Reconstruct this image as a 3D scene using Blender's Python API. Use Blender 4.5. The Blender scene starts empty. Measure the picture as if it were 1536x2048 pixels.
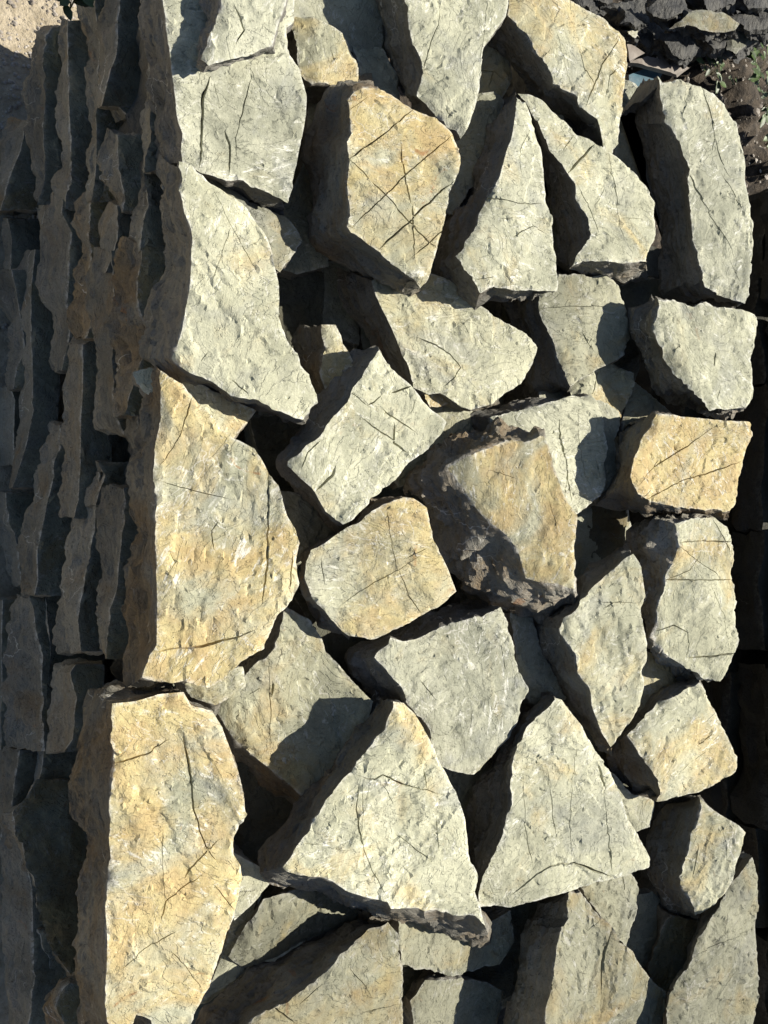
import bpy, math, random
import numpy as np
from mathutils import Vector, geometry

# ------------------------------------------------------------------ camera, light, exposure
sc = bpy.context.scene
COL = sc.collection
TH = math.radians(32.0)
CAM = np.array([0.0, 0.0, 1.30])
FPX = 1475.0
FWD = np.array([math.sin(TH), 0, -math.cos(TH)])
RGT = np.array([math.cos(TH), 0, math.sin(TH)])
UPV = np.array([0, 1.0, 0])
cd = bpy.data.cameras.new('camera'); cam = bpy.data.objects.new('camera', cd); COL.objects.link(cam)
cam.location = CAM; cam.rotation_euler = (0, -TH, 0)
cd.sensor_fit = 'VERTICAL'; cd.sensor_height = 36; cd.lens = 36 * FPX / 2048
cd.clip_end = 200; cd.clip_start = 0.02
sc.camera = cam
SUN_EL, SUN_AZ = math.radians(52), math.radians(4)       # azimuth measured from +X towards +Y
w = bpy.data.worlds.new('World'); sc.world = w; w.use_nodes = True
nt = w.node_tree; nt.nodes.clear()
sky = nt.nodes.new('ShaderNodeTexSky'); sky.sky_type = 'NISHITA'; sky.sun_disc = False
sky.sun_elevation = SUN_EL; sky.sun_rotation = math.pi / 2 - SUN_AZ
bg = nt.nodes.new('ShaderNodeBackground'); bg.inputs[1].default_value = 0.05
wo = nt.nodes.new('ShaderNodeOutputWorld')
nt.links.new(sky.outputs[0], bg.inputs[0]); nt.links.new(bg.outputs[0], wo.inputs[0])
sd = bpy.data.lights.new('sun', 'SUN'); sd.energy = 5.0; sd.angle = math.radians(0.5); sd.color = (1.0, 0.945, 0.83)
sun = bpy.data.objects.new('sun', sd); COL.objects.link(sun)
sdir = Vector((math.cos(SUN_EL) * math.cos(SUN_AZ), math.cos(SUN_EL) * math.sin(SUN_AZ), math.sin(SUN_EL)))
sun.rotation_euler = sdir.to_track_quat('Z', 'Y').to_euler()
sc.view_settings.view_transform = 'Standard'; sc.view_settings.look = 'None'
sc.view_settings.gamma = 1; sc.view_settings.exposure = 0.68

# ------------------------------------------------------------------ numpy noise
def _h(ix, iy, iz, s):
    n = (ix * 374761393 + iy * 668265263 + iz * 2147483647 + s * 974634777) & 0xffffffff
    n = ((n ^ (n >> 13)) * 1274126177) & 0xffffffff
    n = ((n ^ (n >> 16)) * 2246822519) & 0xffffffff
    return ((n ^ (n >> 15)) & 0xffffff) / float(0xffffff)
def noise(P, f, s=0):
    P = np.asarray(P, float) * f + 1000.0
    i = np.floor(P).astype(np.int64); fr = P - i; u = fr * fr * fr * (fr * (fr * 6 - 15) + 10)
    r = 0
    for dx in (0, 1):
        for dy in (0, 1):
            for dz in (0, 1):
                wgt = (u[:, 0] if dx else 1 - u[:, 0]) * (u[:, 1] if dy else 1 - u[:, 1]) * (u[:, 2] if dz else 1 - u[:, 2])
                r = r + wgt * _h(i[:, 0] + dx, i[:, 1] + dy, i[:, 2] + dz, s)
    return r * 2 - 1
def fbm(P, f, s=0, o=4, g=0.5):
    a, r = 1.0, 0
    for k in range(o):
        r = r + a * noise(P, f * 2.03 ** k, s + 17 * k); a *= g
    return r
def sstep(a, b, x):
    t = np.clip((x - a) / (b - a), 0, 1); return t * t * (3 - 2 * t)

# ------------------------------------------------------------------ node helpers and materials
def newmat(name):
    m = bpy.data.materials.new(name); m.use_nodes = True; m.node_tree.nodes.clear()
    return m, m.node_tree
class NB:
    def __init__(s, t): s.t = t
    def n(s, typ, ins=None, **kw):
        x = s.t.nodes.new(typ)
        for k, v in kw.items(): setattr(x, k, v)
        for k, v in (ins or {}).items():
            if isinstance(v, bpy.types.NodeSocket): s.t.links.new(v, x.inputs[k])
            else: x.inputs[k].default_value = v
        return x
    def math(s, op, a, b=0.0, c=0.0, clamp=False):
        return s.n('ShaderNodeMath', {0: a, 1: b, 2: c}, operation=op, use_clamp=clamp).outputs[0]
    def vm(s, op, a, b=(0, 0, 0)):
        return s.n('ShaderNodeVectorMath', {0: a, 1: b}, operation=op).outputs[0]
    def noise(s, v, sc_, det=4.0, rough=0.55, dist=0.0):
        return s.n('ShaderNodeTexNoise', {'Vector': v, 'Scale': sc_, 'Detail': det, 'Roughness': rough, 'Distortion': dist}).outputs['Fac']
    def step(s, x, a, b, lo=0.0, hi=1.0):
        return s.n('ShaderNodeMapRange', {0: x, 1: a, 2: b, 3: lo, 4: hi}, interpolation_type='SMOOTHSTEP').outputs[0]
    def mix(s, f, a, b, mode='MIX'):
        x = s.n('ShaderNodeMix', {0: f}, data_type='RGBA', blend_type=mode)
        for k, v in ((6, a), (7, b)):
            if isinstance(v, bpy.types.NodeSocket): s.t.links.new(v, x.inputs[k])
            else: x.inputs[k].default_value = (*v, 1)
        return x.outputs[2]

def stone_material(name, side):
    m, t = newmat(name); b = NB(t)
    tc = b.n('ShaderNodeTexCoord').outputs['Object']
    oi = b.n('ShaderNodeObjectInfo')
    off = b.vm('SCALE', (37.0, 11.0, 23.0)); t.nodes[-1].inputs['Scale'].default_value = 1
    t.links.new(oi.outputs['Random'], t.nodes[-1].inputs['Scale'])
    p = b.vm('ADD', tc, off)
    sep = b.n('ShaderNodeSeparateColor', {0: oi.outputs['Color']})
    OC, BR, WH = sep.outputs[0], sep.outputs[1], sep.outputs[2]
    # a direction of lamination / scratches that differs from stone to stone
    rot = b.n('ShaderNodeVectorRotate', {'Vector': p, 'Axis': (0, 0, 1), 'Angle': b.math('MULTIPLY', oi.outputs['Random'], 19.0)}, rotation_type='AXIS_ANGLE').outputs[0]
    st = b.vm('MULTIPLY', rot, (1.0, 0.3, 1.0))
    st2 = b.vm('MULTIPLY', rot, (1.0, 0.65, 1.0))
    big = b.noise(p, 4.0, 5, 0.6, 0.4)
    mid = b.noise(p, 17.0, 6, 0.65, 0.3)
    fine = b.noise(p, 120.0, 4, 0.7)
    grain = b.noise(p, 420.0, 2, 0.6)
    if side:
        c1, c2 = (0.135, 0.128, 0.106), (0.255, 0.240, 0.200)  # weathered brown, with warm bounce light and shade mixed into the edge colour
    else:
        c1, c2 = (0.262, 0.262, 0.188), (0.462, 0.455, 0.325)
    col = b.mix(b.step(big, 0.32, 0.68), c1, c2)
    # bluish fresh patches, pale green-yellow skin
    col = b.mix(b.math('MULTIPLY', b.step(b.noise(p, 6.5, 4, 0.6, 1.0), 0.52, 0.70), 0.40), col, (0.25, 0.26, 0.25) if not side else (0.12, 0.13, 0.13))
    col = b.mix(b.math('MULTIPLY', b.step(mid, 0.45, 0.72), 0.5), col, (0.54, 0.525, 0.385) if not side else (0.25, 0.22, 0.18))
    # slabs without iron staining are a cooler grey
    gl = b.math('SUBTRACT', 0.85, b.math('MULTIPLY', OC, 2.0), clamp=True)
    col = b.mix(b.math('MULTIPLY', gl, 0.5), col, (0.93, 0.96, 1.10), 'MULTIPLY')
    sm = b.math('MULTIPLY', b.step(b.noise(p, 11.0, 6, 0.7, 1.4), 0.58, 0.76), 0.34)
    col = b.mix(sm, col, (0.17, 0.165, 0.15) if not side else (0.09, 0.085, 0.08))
    # ochre staining
    on = b.math('ADD', b.noise(p, 5.5, 6, 0.62, 0.8), b.math('MULTIPLY', OC, 0.31 if not side else 0.24))
    om = b.step(on, 0.60, 0.86)
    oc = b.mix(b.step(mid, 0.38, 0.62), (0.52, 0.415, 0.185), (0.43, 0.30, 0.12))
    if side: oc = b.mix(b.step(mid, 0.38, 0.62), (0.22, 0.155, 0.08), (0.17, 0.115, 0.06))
    col = b.mix(b.math('MULTIPLY', om, 0.76), col, oc)
    rust = b.math('MULTIPLY', b.step(b.noise(p, 13.0, 5, 0.6, 1.5), 0.66, 0.74), b.math('MULTIPLY', OC, 0.9, clamp=True))
    col = b.mix(b.math('MULTIPLY', rust, 0.8), col, (0.27, 0.12, 0.04))
    # white scuffs and calcite flecks
    wn = b.noise(st, 85.0, 5, 0.75, 0.6)
    wm = b.math('MULTIPLY', b.step(wn, 0.54, 0.62), b.step(b.noise(p, 9.0, 4, 0.6, 1.2), 0.46, 0.64))
    wf = b.math('MULTIPLY', b.step(b.noise(p, 26.0, 8, 0.85, 2.2), 0.545, 0.63), b.step(b.noise(p, 7.0, 3, 0.6, 1.0), 0.47, 0.62))
    wm = b.math('MULTIPLY', b.math('ADD', wm, wf, clamp=True), b.math('ADD', WH, 0.32, clamp=True))
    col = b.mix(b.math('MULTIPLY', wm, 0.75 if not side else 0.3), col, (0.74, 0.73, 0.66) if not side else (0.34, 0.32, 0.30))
    # thin calcite veins
    dp = b.vm('ADD', st, b.vm('SCALE', b.n('ShaderNodeTexNoise', {'Vector': p, 'Scale': 8.0, 'Detail': 4.0}).outputs['Color'], (0, 0, 0)))
    t.nodes[-2].inputs['Scale'].default_value = 0.16
    vn = b.n('ShaderNodeTexVoronoi', {'Vector': dp, 'Scale': 9.0}, feature='DISTANCE_TO_EDGE').outputs[0]
    vein = b.math('MULTIPLY', b.step(vn, 0.0, 0.012, 1, 0), b.step(b.noise(p, 7.0, 2), 0.54, 0.64))
    col = b.mix(b.math('MULTIPLY', vein, 0.6), col, (0.62, 0.60, 0.54))
    # dark hairline cracks
    rp = b.n('ShaderNodeVectorRotate', {'Vector': p, 'Axis': (0, 0, 1), 'Angle': b.math('MULTIPLY', oi.outputs['Random'], 43.0)}, rotation_type='AXIS_ANGLE').outputs[0]
    dq = b.vm('ADD', b.vm('MULTIPLY', rp, (1.0, 0.45, 1.0)), b.vm('SCALE', b.n('ShaderNodeTexNoise', {'Vector': p, 'Scale': 14.0, 'Detail': 5.0, 'Roughness': 0.6}).outputs['Color'], (0, 0, 0)))
    t.nodes[-2].inputs['Scale'].default_value = 0.045
    cn = b.n('ShaderNodeTexVoronoi', {'Vector': dq, 'Scale': 9.0}, feature='DISTANCE_TO_EDGE').outputs[0]
    cm = b.step(b.noise(rp, 11.0, 3), 0.63, 0.69)
    crack = b.math('MULTIPLY', b.step(cn, 0.0, 0.013, 1, 0), cm)
    col = b.mix(b.math('MULTIPLY', crack, 0.40), col, (0.07, 0.06, 0.045))
    # pits and speckles
    pit = b.step(b.noise(p, 230.0 if not side else 150.0, 2, 0.5), 0.69 if not side else 0.64, 0.75 if not side else 0.70)
    col = b.mix(b.math('MULTIPLY', pit, 0.45), col, (0.06, 0.055, 0.05))
    gr = b.math('MULTIPLY_ADD', b.math('ADD', fine, grain), 0.55, 0.45)
    col = b.mix(1.0, col, b.n('ShaderNodeCombineColor', {0: gr, 1: gr, 2: gr}).outputs[0], 'MULTIPLY')
    # pale dust on the worn arris
    at = b.n('ShaderNodeAttribute', attribute_name='edge').outputs['Fac']
    em = b.math('MULTIPLY', at, b.step(b.noise(p, 60.0, 4, 0.7), 0.40, 0.62))
    col = b.mix(b.math('MULTIPLY', em, 0.6), col, (0.66, 0.65, 0.60))
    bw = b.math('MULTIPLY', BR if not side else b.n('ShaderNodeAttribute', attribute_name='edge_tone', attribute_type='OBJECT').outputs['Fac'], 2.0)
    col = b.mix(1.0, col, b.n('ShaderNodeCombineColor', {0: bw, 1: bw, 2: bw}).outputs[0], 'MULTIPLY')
    # relief: cleaved steps + grain
    tn = b.noise(st2 if not side else p, 11.0, 7, 0.6, 0.5)
    tv = b.math('MULTIPLY', tn, 14.0)
    fl = b.math('FLOOR', tv); fr = b.math('FRACT', tv)
    ter = b.math('ADD', fl, b.step(fr, 0.0, 0.14))
    hgt = b.math('MULTIPLY', ter, 0.0015 if not side else 0.0012)
    if side:
        lam = b.vm('MULTIPLY', p, (1.0, 1.0, 7.0))
        hgt = b.math('ADD', hgt, b.math('MULTIPLY', b.noise(lam, 14.0, 6, 0.65, 0.4), 0.012))
        hgt = b.math('ADD', hgt, b.math('MULTIPLY', mid, 0.006))
    else:
        hgt = b.math('ADD', hgt, b.math('MULTIPLY', b.noise(p, 62.0, 7, 0.68), b.step(b.noise(p, 8.0, 3, 0.6, 0.8), 0.38, 0.66, 0.0010, 0.0044)))
    hgt = b.math('ADD', hgt, b.math('MULTIPLY', fine, 0.0016))
    hgt = b.math('ADD', hgt, b.math('MULTIPLY', grain, 0.0006))
    hgt = b.math('SUBTRACT', hgt, b.math('MULTIPLY', crack, 0.0015))
    hgt = b.math('SUBTRACT', hgt, b.math('MULTIPLY', pit, 0.0012))
    bump = b.n('ShaderNodeBump', {'Strength': 1.0, 'Distance': 1.0, 'Height': hgt}).outputs[0]
    bs = b.n('ShaderNodeBsdfPrincipled', {'Base Color': col, 'Roughness': 0.82, 'Normal': bump})
    bs.inputs['Specular IOR Level'].default_value = 0.3
    o = b.n('ShaderNodeOutputMaterial', {0: bs.outputs[0]})
    return m
M_TOP = stone_material('split_stone_face', False)
M_SIDE = stone_material('weathered_shaded_edge', True)

def simple_mat(name, c1, c2, scale=30, rough=0.8, bump=0.002):
    m, t = newmat(name); b = NB(t)
    p = b.n('ShaderNodeTexCoord').outputs['Object']
    n1 = b.noise(p, scale, 6, 0.65, 0.3)
    col = b.mix(b.step(n1, 0.35, 0.65), c1, c2)
    bp = b.n('ShaderNodeBump', {'Strength': 1.0, 'Distance': 1.0, 'Height': b.math('MULTIPLY', b.noise(p, scale * 4, 5, 0.6), bump)}).outputs[0]
    bs = b.n('ShaderNodeBsdfPrincipled', {'Base Color': col, 'Roughness': rough, 'Normal': bp})
    b.n('ShaderNodeOutputMaterial', {0: bs.outputs[0]})
    return m
def ground_mat():
    m, t = newmat('dry_dirt'); b = NB(t)
    p = b.n('ShaderNodeTexCoord').outputs['Object']
    n1 = b.noise(p, 22, 6, 0.65, 0.3); x = b.n('ShaderNodeSeparateXYZ', {0: p}).outputs[0]
    tan = b.mix(b.step(n1, 0.35, 0.65), (0.34, 0.285, 0.20), (0.50, 0.43, 0.32))
    shaded_soil = b.mix(b.step(n1, 0.35, 0.65), (0.022, 0.017, 0.012), (0.09, 0.07, 0.05))  # soil colour darkened to stand in for dappled shade on the bank
    col = b.mix(b.step(x, 1.0, 1.5), tan, shaded_soil)
    bp = b.n('ShaderNodeBump', {'Strength': 1.0, 'Distance': 1.0, 'Height': b.math('MULTIPLY', b.noise(p, 70, 6, 0.65), 0.012)}).outputs[0]
    bs = b.n('ShaderNodeBsdfPrincipled', {'Base Color': col, 'Roughness': 0.95, 'Normal': bp})
    b.n('ShaderNodeOutputMaterial', {0: bs.outputs[0]})
    return m
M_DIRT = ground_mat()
M_PEB = simple_mat('gravel', (0.22, 0.19, 0.16), (0.46, 0.42, 0.37), 9, 0.9, 0.001)
M_DARK = simple_mat('dark_limestone', (0.018, 0.019, 0.021), (0.085, 0.082, 0.073), 18, 0.75, 0.012)
M_WOOD = simple_mat('weathered_board', (0.16, 0.135, 0.115), (0.26, 0.23, 0.20), 12, 0.8, 0.001)
M_BLUE = simple_mat('blue_sheet', (0.015, 0.06, 0.09), (0.03, 0.10, 0.14), 10, 0.5, 0.001)
M_LEAF = simple_mat('green_leaf', (0.025, 0.045, 0.010), (0.07, 0.12, 0.025), 25, 0.5, 0.0005)
M_STEM = simple_mat('plant_stem', (0.10, 0.09, 0.04), (0.14, 0.13, 0.06), 25, 0.7, 0.0005)

def ob(name, me, loc=(0, 0, 0), parent=None):
    o = bpy.data.objects.new(name, me); COL.objects.link(o); o.location = loc
    if parent: o.parent = parent
    return o
def tag(o, label=None, cat=None, group=None, kind=None):
    if label: o['label'] = label
    if cat: o['category'] = cat
    if group: o['group'] = group
    if kind: o['kind'] = kind
    return o

# ------------------------------------------------------------------ pixel -> place on the heap
X0, SLOPE, STEP = 0.334, 0.17, 0.10
def raydir(x, y): return FWD + RGT * ((x - 768) / FPX) + UPV * ((1024 - y) / FPX)
def on_plane(px, c, gx, gy):
    d = raydir(*px)
    # z = c2 + gx (X-cx) + gy (Y-cy)
    t = (c[2] - CAM[2] + gx * (CAM[0] - c[0]) + gy * (CAM[1] - c[1])) / (d[2] - gx * d[0] - gy * d[1])
    return CAM + d * t
def parse(s):
    out = []
    for tok in s.split():
        a = tok.split('/'); p = tuple(float(v) for v in a[0].split(','))
        q = tuple(float(v) for v in a[1].split(',')) if len(a) > 1 else None
        out.append((p, q))
    return out

def build_stone(name, pts, lvl, tilt, thick, color, label, cracks=(), group=None, z=None, rough=1.0, res=0.0052,
                slope=None, seed=0, matpair=None, cat='stone', edge_tone=0.5, facets=4, nf=1.0, rim=0.0022):
    sl = SLOPE if slope is None else slope
    px = np.array([p for p, q in pts])
    cpx = px.mean(0)
    base = np.array([X0, 0, (-STEP * lvl if z is None else z)])
    C = on_plane(cpx, base, sl, 0)
    gx, gy = sl + tilt[0], tilt[1]
    top = np.array([on_plane(p, C, gx, gy) for p, q in pts]) - C
    Cb = C - np.array([0, 0, thick])
    cen = top.mean(0)[:2]
    bot = []
    for (p, q), tp in zip(pts, top):
        if q is not None: b_ = on_plane(q, Cb, gx * 0.6, gy * 0.6) - C
        else:
            b_ = tp.copy(); d = tp[:2] - cen; L = np.linalg.norm(d) + 1e-6
            b_[:2] -= d / L * 0.012; b_[2] = -thick + gx * 0.6 * b_[0] + gy * 0.6 * b_[1]
        bot.append(b_)
    bot = np.array(bot)
    # make the outline counter-clockwise
    ar = 0.5 * np.sum(top[:, 0] * np.roll(top[:, 1], -1) - np.roll(top[:, 0], -1) * top[:, 1])
    if ar < 0: top, bot = top[::-1], bot[::-1]
    n = len(top)
    O, Bt = [], []
    for i in range(n):
        a, b2 = top[i], top[(i + 1) % n]; L = np.linalg.norm(b2[:2] - a[:2]); k = max(1, int(round(L / res)))
        for j in range(k):
            s = j / k; O.append(a * (1 - s) + b2 * s); Bt.append(bot[i] * (1 - s) + bot[(i + 1) % n] * s)
    O, Bt = np.array(O), np.array(Bt); m = len(O)
    # fractal outline
    tg = np.roll(O, -2, 0)[:, :2] - np.roll(O, 2, 0)[:, :2]; tg /= (np.linalg.norm(tg, axis=1)[:, None] + 1e-9)
    nrm = np.stack([tg[:, 1], -tg[:, 0]], 1)
    sd_ = seed * 13 + 5
    wob = fbm(O, 24, sd_, 6, 0.66) * 0.0036 * rough * np.clip(0.55 + 0.9 * noise(O, 9, sd_ + 40), 0.12, 1.3)
    O[:, :2] += nrm * wob[:, None]
    # interior points
    lo, hi = O[:, :2].min(0), O[:, :2].max(0)
    rng = np.random.default_rng(seed + 3)
    gxs, gys = np.meshgrid(np.arange(lo[0], hi[0], res), np.arange(lo[1], hi[1], res))
    G = np.stack([gxs.ravel(), gys.ravel()], 1) + rng.uniform(-0.3, 0.3, (gxs.size, 2)) * res
    A, Bv = O[:, :2], np.roll(O[:, :2], -1, 0)
    ins = np.zeros(len(G), bool)
    for a, b2 in zip(A, Bv):
        if a[1] == b2[1]: continue
        c1 = ((a[1] > G[:, 1]) != (b2[1] > G[:, 1]))
        ins ^= c1 & (G[:, 0] < (b2[0] - a[0]) * (G[:, 1] - a[1]) / (b2[1] - a[1]) + a[0])
    G = G[ins]
    def dist_out(P):
        D = np.full(len(P), 9.0)
        for k in range(0, m, 1):
            d = (P[:, 0] - A[k, 0]) ** 2 + (P[:, 1] - A[k, 1]) ** 2
            np.minimum(D, d, out=D)
        return np.sqrt(D)
    dG = dist_out(G); keep = dG > res * 0.65; G, dG = G[keep], dG[keep]
    # cracks: centre line with a lip each side
    CK, CD = [], []
    for ci, cs in enumerate(cracks):
        wide = 1.0
        if cs[0] == '*': wide = 1.7; cs = cs[1:]
        if cs[0] == '-': wide = 0.6; cs = cs[1:]
        vmin = 0.45
        if cs[0] == '=': wide = 1.25; vmin = 0.8; cs = cs[1:]
        cp = np.array([on_plane(p, C, gx, gy) - C for p, q in parse(cs)])[:, :2]
        seg = []
        for a, b2 in zip(cp[:-1], cp[1:]):
            L = np.linalg.norm(b2 - a); k = max(2, int(L / 0.0028))
            for j in range(k): seg.append(a + (b2 - a) * j / k)
        seg = np.array(seg)
        if len(seg) < 4: continue
        s3 = np.c_[seg, np.zeros(len(seg))]
        seg = seg + np.stack([fbm(s3, 60, ci + 7, 3), fbm(s3, 60, ci + 91, 3)], 1) * 0.0011
        tt = np.gradient(seg, axis=0); tt /= np.linalg.norm(tt, axis=1)[:, None] + 1e-9
        nn = np.stack([tt[:, 1], -tt[:, 0]], 1)
        u = np.linspace(0, 1, len(seg)); taper = np.clip(np.minimum(u, 1 - u) * 7, 0.15, 1)
        vary = np.clip(0.9 + 0.9 * noise(s3, 16, ci + 31), vmin, 1.8)
        hw = 0.0008 * wide * (0.5 + taper * vary)
        dep = 0.007 * wide * taper * vary
        for off, dd in ((0, dep), (1, 0 * dep), (-1, 0 * dep)):
            CK.append(seg + nn * (hw * off)[:, None]); CD.append(dd)
        dmin = np.full(len(G), 9.0)
        for q in seg: np.minimum(dmin, (G[:, 0] - q[0]) ** 2 + (G[:, 1] - q[1]) ** 2, out=dmin)
        kk = np.sqrt(dmin) > 0.0042; G, dG = G[kk], dG[kk]
    if CK:
        CK = np.concatenate(CK); CD = np.concatenate(CD)
        # inside test
        insc = np.zeros(len(CK), bool)
        for a, b2 in zip(A, Bv):
            if a[1] == b2[1]: continue
            c1 = ((a[1] > CK[:, 1]) != (b2[1] > CK[:, 1]))
            insc ^= c1 & (CK[:, 0] < (b2[0] - a[0]) * (CK[:, 1] - a[1]) / (b2[1] - a[1]) + a[0])
        dC = dist_out(CK); kc = insc & (dC > res * 0.4); CK, CD, dC = CK[kc], CD[kc], dC[kc]
    else:
        CK = np.zeros((0, 2)); CD = np.zeros(0); dC = np.zeros(0)
    P2 = np.concatenate([O[:, :2], G, CK]); dd = np.concatenate([np.zeros(m), dG, dC])
    dep = np.concatenate([np.zeros(m + len(G)), CD])
    P3 = np.c_[P2, np.zeros(len(P2))]
    off3 = P3 + np.array([seed * 3.7, seed * 1.3, 0])
    # relief: broad undulation, cleaved terraces, fine roughness
    ang = seed * 1.7
    R = np.array([[math.cos(ang), -math.sin(ang)], [math.sin(ang), math.cos(ang)]])
    st = off3.copy(); st[:, :2] = st[:, :2] @ R; st[:, 1] *= 0.45
    hh = fbm(off3, 5, 1, 2) * 0.0095 * rough
    tv = (fbm(st, 6.0, 2, 6, 0.55) + 1.2) * 2.3
    hh += (np.floor(tv) + sstep(0.0, 0.10, tv - np.floor(tv))) * 0.0036 * min(rough, 0.8 if rough > 1.2 else 1.0)
    # broken facets running off the rim
    if np.ptp(P2[:, 0]) > 0.1 and facets:
        frng = random.Random(seed * 5 + 2)
        for q in range(facets):
            fa = frng.uniform(0, 6.28); pr = P2 @ np.array([math.cos(fa), math.sin(fa)])
            wd = frng.uniform(0.012, 0.042); sp_ = frng.uniform(0.10, 0.34)
            hh -= np.maximum(0, pr - (pr.max() - wd) + fbm(off3, 20, q + 60, 4, 0.6) * 0.010) * sp_
    hh += fbm(off3, 42, 5, 3, 0.6) * 0.0009 * rough
    hh -= hh.mean()
    chip = np.clip(0.003 + 0.012 * fbm(off3, 16, 9, 3, 0.6), 0.0014, 0.018)
    hh -= np.clip(1 - dd / chip, 0, 1) * chip * (0.32 + 0.22 * noise(off3, 30, 3))
    hh -= dep
    zt = gx * P2[:, 0] + gy * P2[:, 1] + hh
    edges = [(i, (i + 1) % m) for i in range(m)]
    r = geometry.delaunay_2d_cdt([Vector((float(a), float(b2))) for a, b2 in P2], edges, [], 1, 1e-6, True)
    V2, F2, ov = r[0], r[2], r[3]
    V, ed = [], []
    omap = {}
    for k, v in enumerate(V2):
        src = ov[k][0] if ov[k] else None
        if src is None:
            d = (P2[:, 0] - v[0]) ** 2 + (P2[:, 1] - v[1]) ** 2; src2 = int(np.argmin(d)); z_ = zt[src2]; e_ = dd[src2]
        else:
            z_ = zt[src]; e_ = dd[src]
            for q in ov[k]:
                if q < m: omap[q] = k
        V.append((v[0], v[1], z_)); ed.append(math.exp(-e_ / rim))
    FA = np.array([tuple(f) for f in F2]); VA = np.array([(v[0], v[1]) for v in V2]); cc = VA[FA].mean(1)
    fin = np.zeros(len(FA), bool)
    for a, b2 in zip(A, Bv):
        if a[1] == b2[1]: continue
        c1 = ((a[1] > cc[:, 1]) != (b2[1] > cc[:, 1]))
        fin ^= c1 & (cc[:, 0] < (b2[0] - a[0]) * (cc[:, 1] - a[1]) / (b2[1] - a[1]) + a[0])
    F = [tuple(int(q) for q in f) for f in FA[fin]]; nt_ = len(F)
    # side rows
    ring0 = [omap.get(i) for i in range(m)]
    if any(q is None for q in ring0):
        VV = np.array(V)
        for i in range(m):
            if ring0[i] is None: ring0[i] = int(np.argmin((VV[:, 0] - O[i, 0]) ** 2 + (VV[:, 1] - O[i, 1]) ** 2))
    T0 = np.array([V[q] for q in ring0])
    rowsn = max(5, int(np.median(np.linalg.norm(Bt - T0, axis=1)) / (res * 1.25)))
    prev = ring0
    out3 = np.c_[nrm, np.zeros(m)]
    for k in range(1, rowsn + 1):
        s = k / rowsn
        Q = T0 * (1 - s) + Bt * s
        q3 = Q + C * 1.0
        lam = q3 * np.array([1, 1, 3.0])
        amp = math.sin(min(1, s * 1.15) * math.pi * 0.5) ** 0.6 if s < 0.5 else 1.0
        nz = fbm(q3, 11 * nf, sd_ + 1, 3, 0.55) * 0.011 / nf ** 0.7 + fbm(lam, 38, sd_ + 2, 4, 0.65) * 0.0042
        tvs = (fbm(q3 * np.array([1, 1, 2.2]), 13 * nf, sd_ + 4, 4) + 1) * 2.4
        nz = nz + (np.floor(tvs) + sstep(0, .2, tvs - np.floor(tvs)) - 2.4) * 0.0045
        Q = Q + out3 * (nz * amp * rough)[:, None]
        if k == rowsn: Q = Q + out3 * (-0.006)
        idx = list(range(len(V), len(V) + m))
        V += [tuple(q) for q in Q]; ed += [0.0] * m
        for i in range(m):
            j = (i + 1) % m
            F.append((prev[j], prev[i], idx[i], idx[j]))
        prev = idx
    F.append(tuple(reversed(prev)))
    me = bpy.data.meshes.new(name)
    me.from_pydata(V, [], F)
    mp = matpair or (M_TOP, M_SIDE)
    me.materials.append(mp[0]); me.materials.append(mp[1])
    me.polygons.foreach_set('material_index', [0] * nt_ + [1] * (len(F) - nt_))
    me.polygons.foreach_set('use_smooth', [True] * len(F))
    at = me.attributes.new('edge', 'FLOAT', 'POINT'); at.data.foreach_set('value', ed)
    me.update()
    try: me.set_sharp_from_angle(angle=math.radians(29))
    except Exception: pass
    o = ob(name, me, C)
    o.color = (*color, 1); o['edge_tone'] = float(edge_tone)
    tag(o, label, cat, group, 'thing')
    return o

GROUP_TOP = 'split slabs lying over the sunlit face of the heap'
_seed = [0]
def S(label, trace, lvl=0, tilt=(0, 0), thick=0.12, col=(0.3, 0.5, 0.5), cracks=(), name='stone_slab', **kw):
    _seed[0] += 1
    kw.setdefault('group', GROUP_TOP)
    return build_stone(name, parse(trace), lvl, tilt, thick, col, label, cracks, seed=_seed[0], **kw)
# ------------------------------------------------------------------ sunlit slabs, traced face by face (photo pixels -> the heap)
S('pale grey slab with two dark cracks, at the top left under a broken flake',
  '327,-70/270,-70 330,0/292,0 338,70/290,67 345,148/302,130 348,187/310,200 353,233/313,240 365,267/317,283 363,300/320,305 367,325/323,324 400,347/405,352 440,357/450,383 480,363/493,403 512,370/512,433 549,387/535,440 575,405/559,427 584,380 592,333 604,283 612,230 612,183 595,140 570,100 569,60 584,48 588,0 600,-70',
  0.1, (-0.03, 0.02), 0.13, (0.05, 0.52, 0.6), ['*420,155 407,190 405,250 402,300 397,340', '505,150 490,210 470,280 475,320', '-430,160 440,205', '*450,262 460,300 458,350'])
S('broken grey flake on top of the slab at the top left, its end fracture jagged',
  '450,-70/395,-70 448,10/393,0 440,45/410,35 420,72/397,87 408,112/388,133 418,130/400,148 470,115/467,130 512,104/514,120 545,90/547,106 560,40 575,-10 580,-70',
  -0.5, (-0.06, 0.03), 0.055, (0.0, 0.5, 0.7), ['470,10 490,60 470,85'])
S('small ochre slab deep beside the pale grey slab at the top',
  '585,12 629,32 669,52 692,68 705,100 715,123 714,157 712,170 672,178 645,170 622,172 602,150/588,145 595,117/585,130 595,83/572,100 587,43/572,60',
  0.9, (0.06, 0.0), 0.10, (0.62, 0.52, 0.5), ['-663,105 668,125'])
S('dark shaded slab wedged under the left edge of the long grey slab at the top',
  '700,70 725,80 765,92 800,160 800,215 720,200 716,125', 1.1, (0, 0), 0.10, (0.1, 0.42, 0.3))
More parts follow.
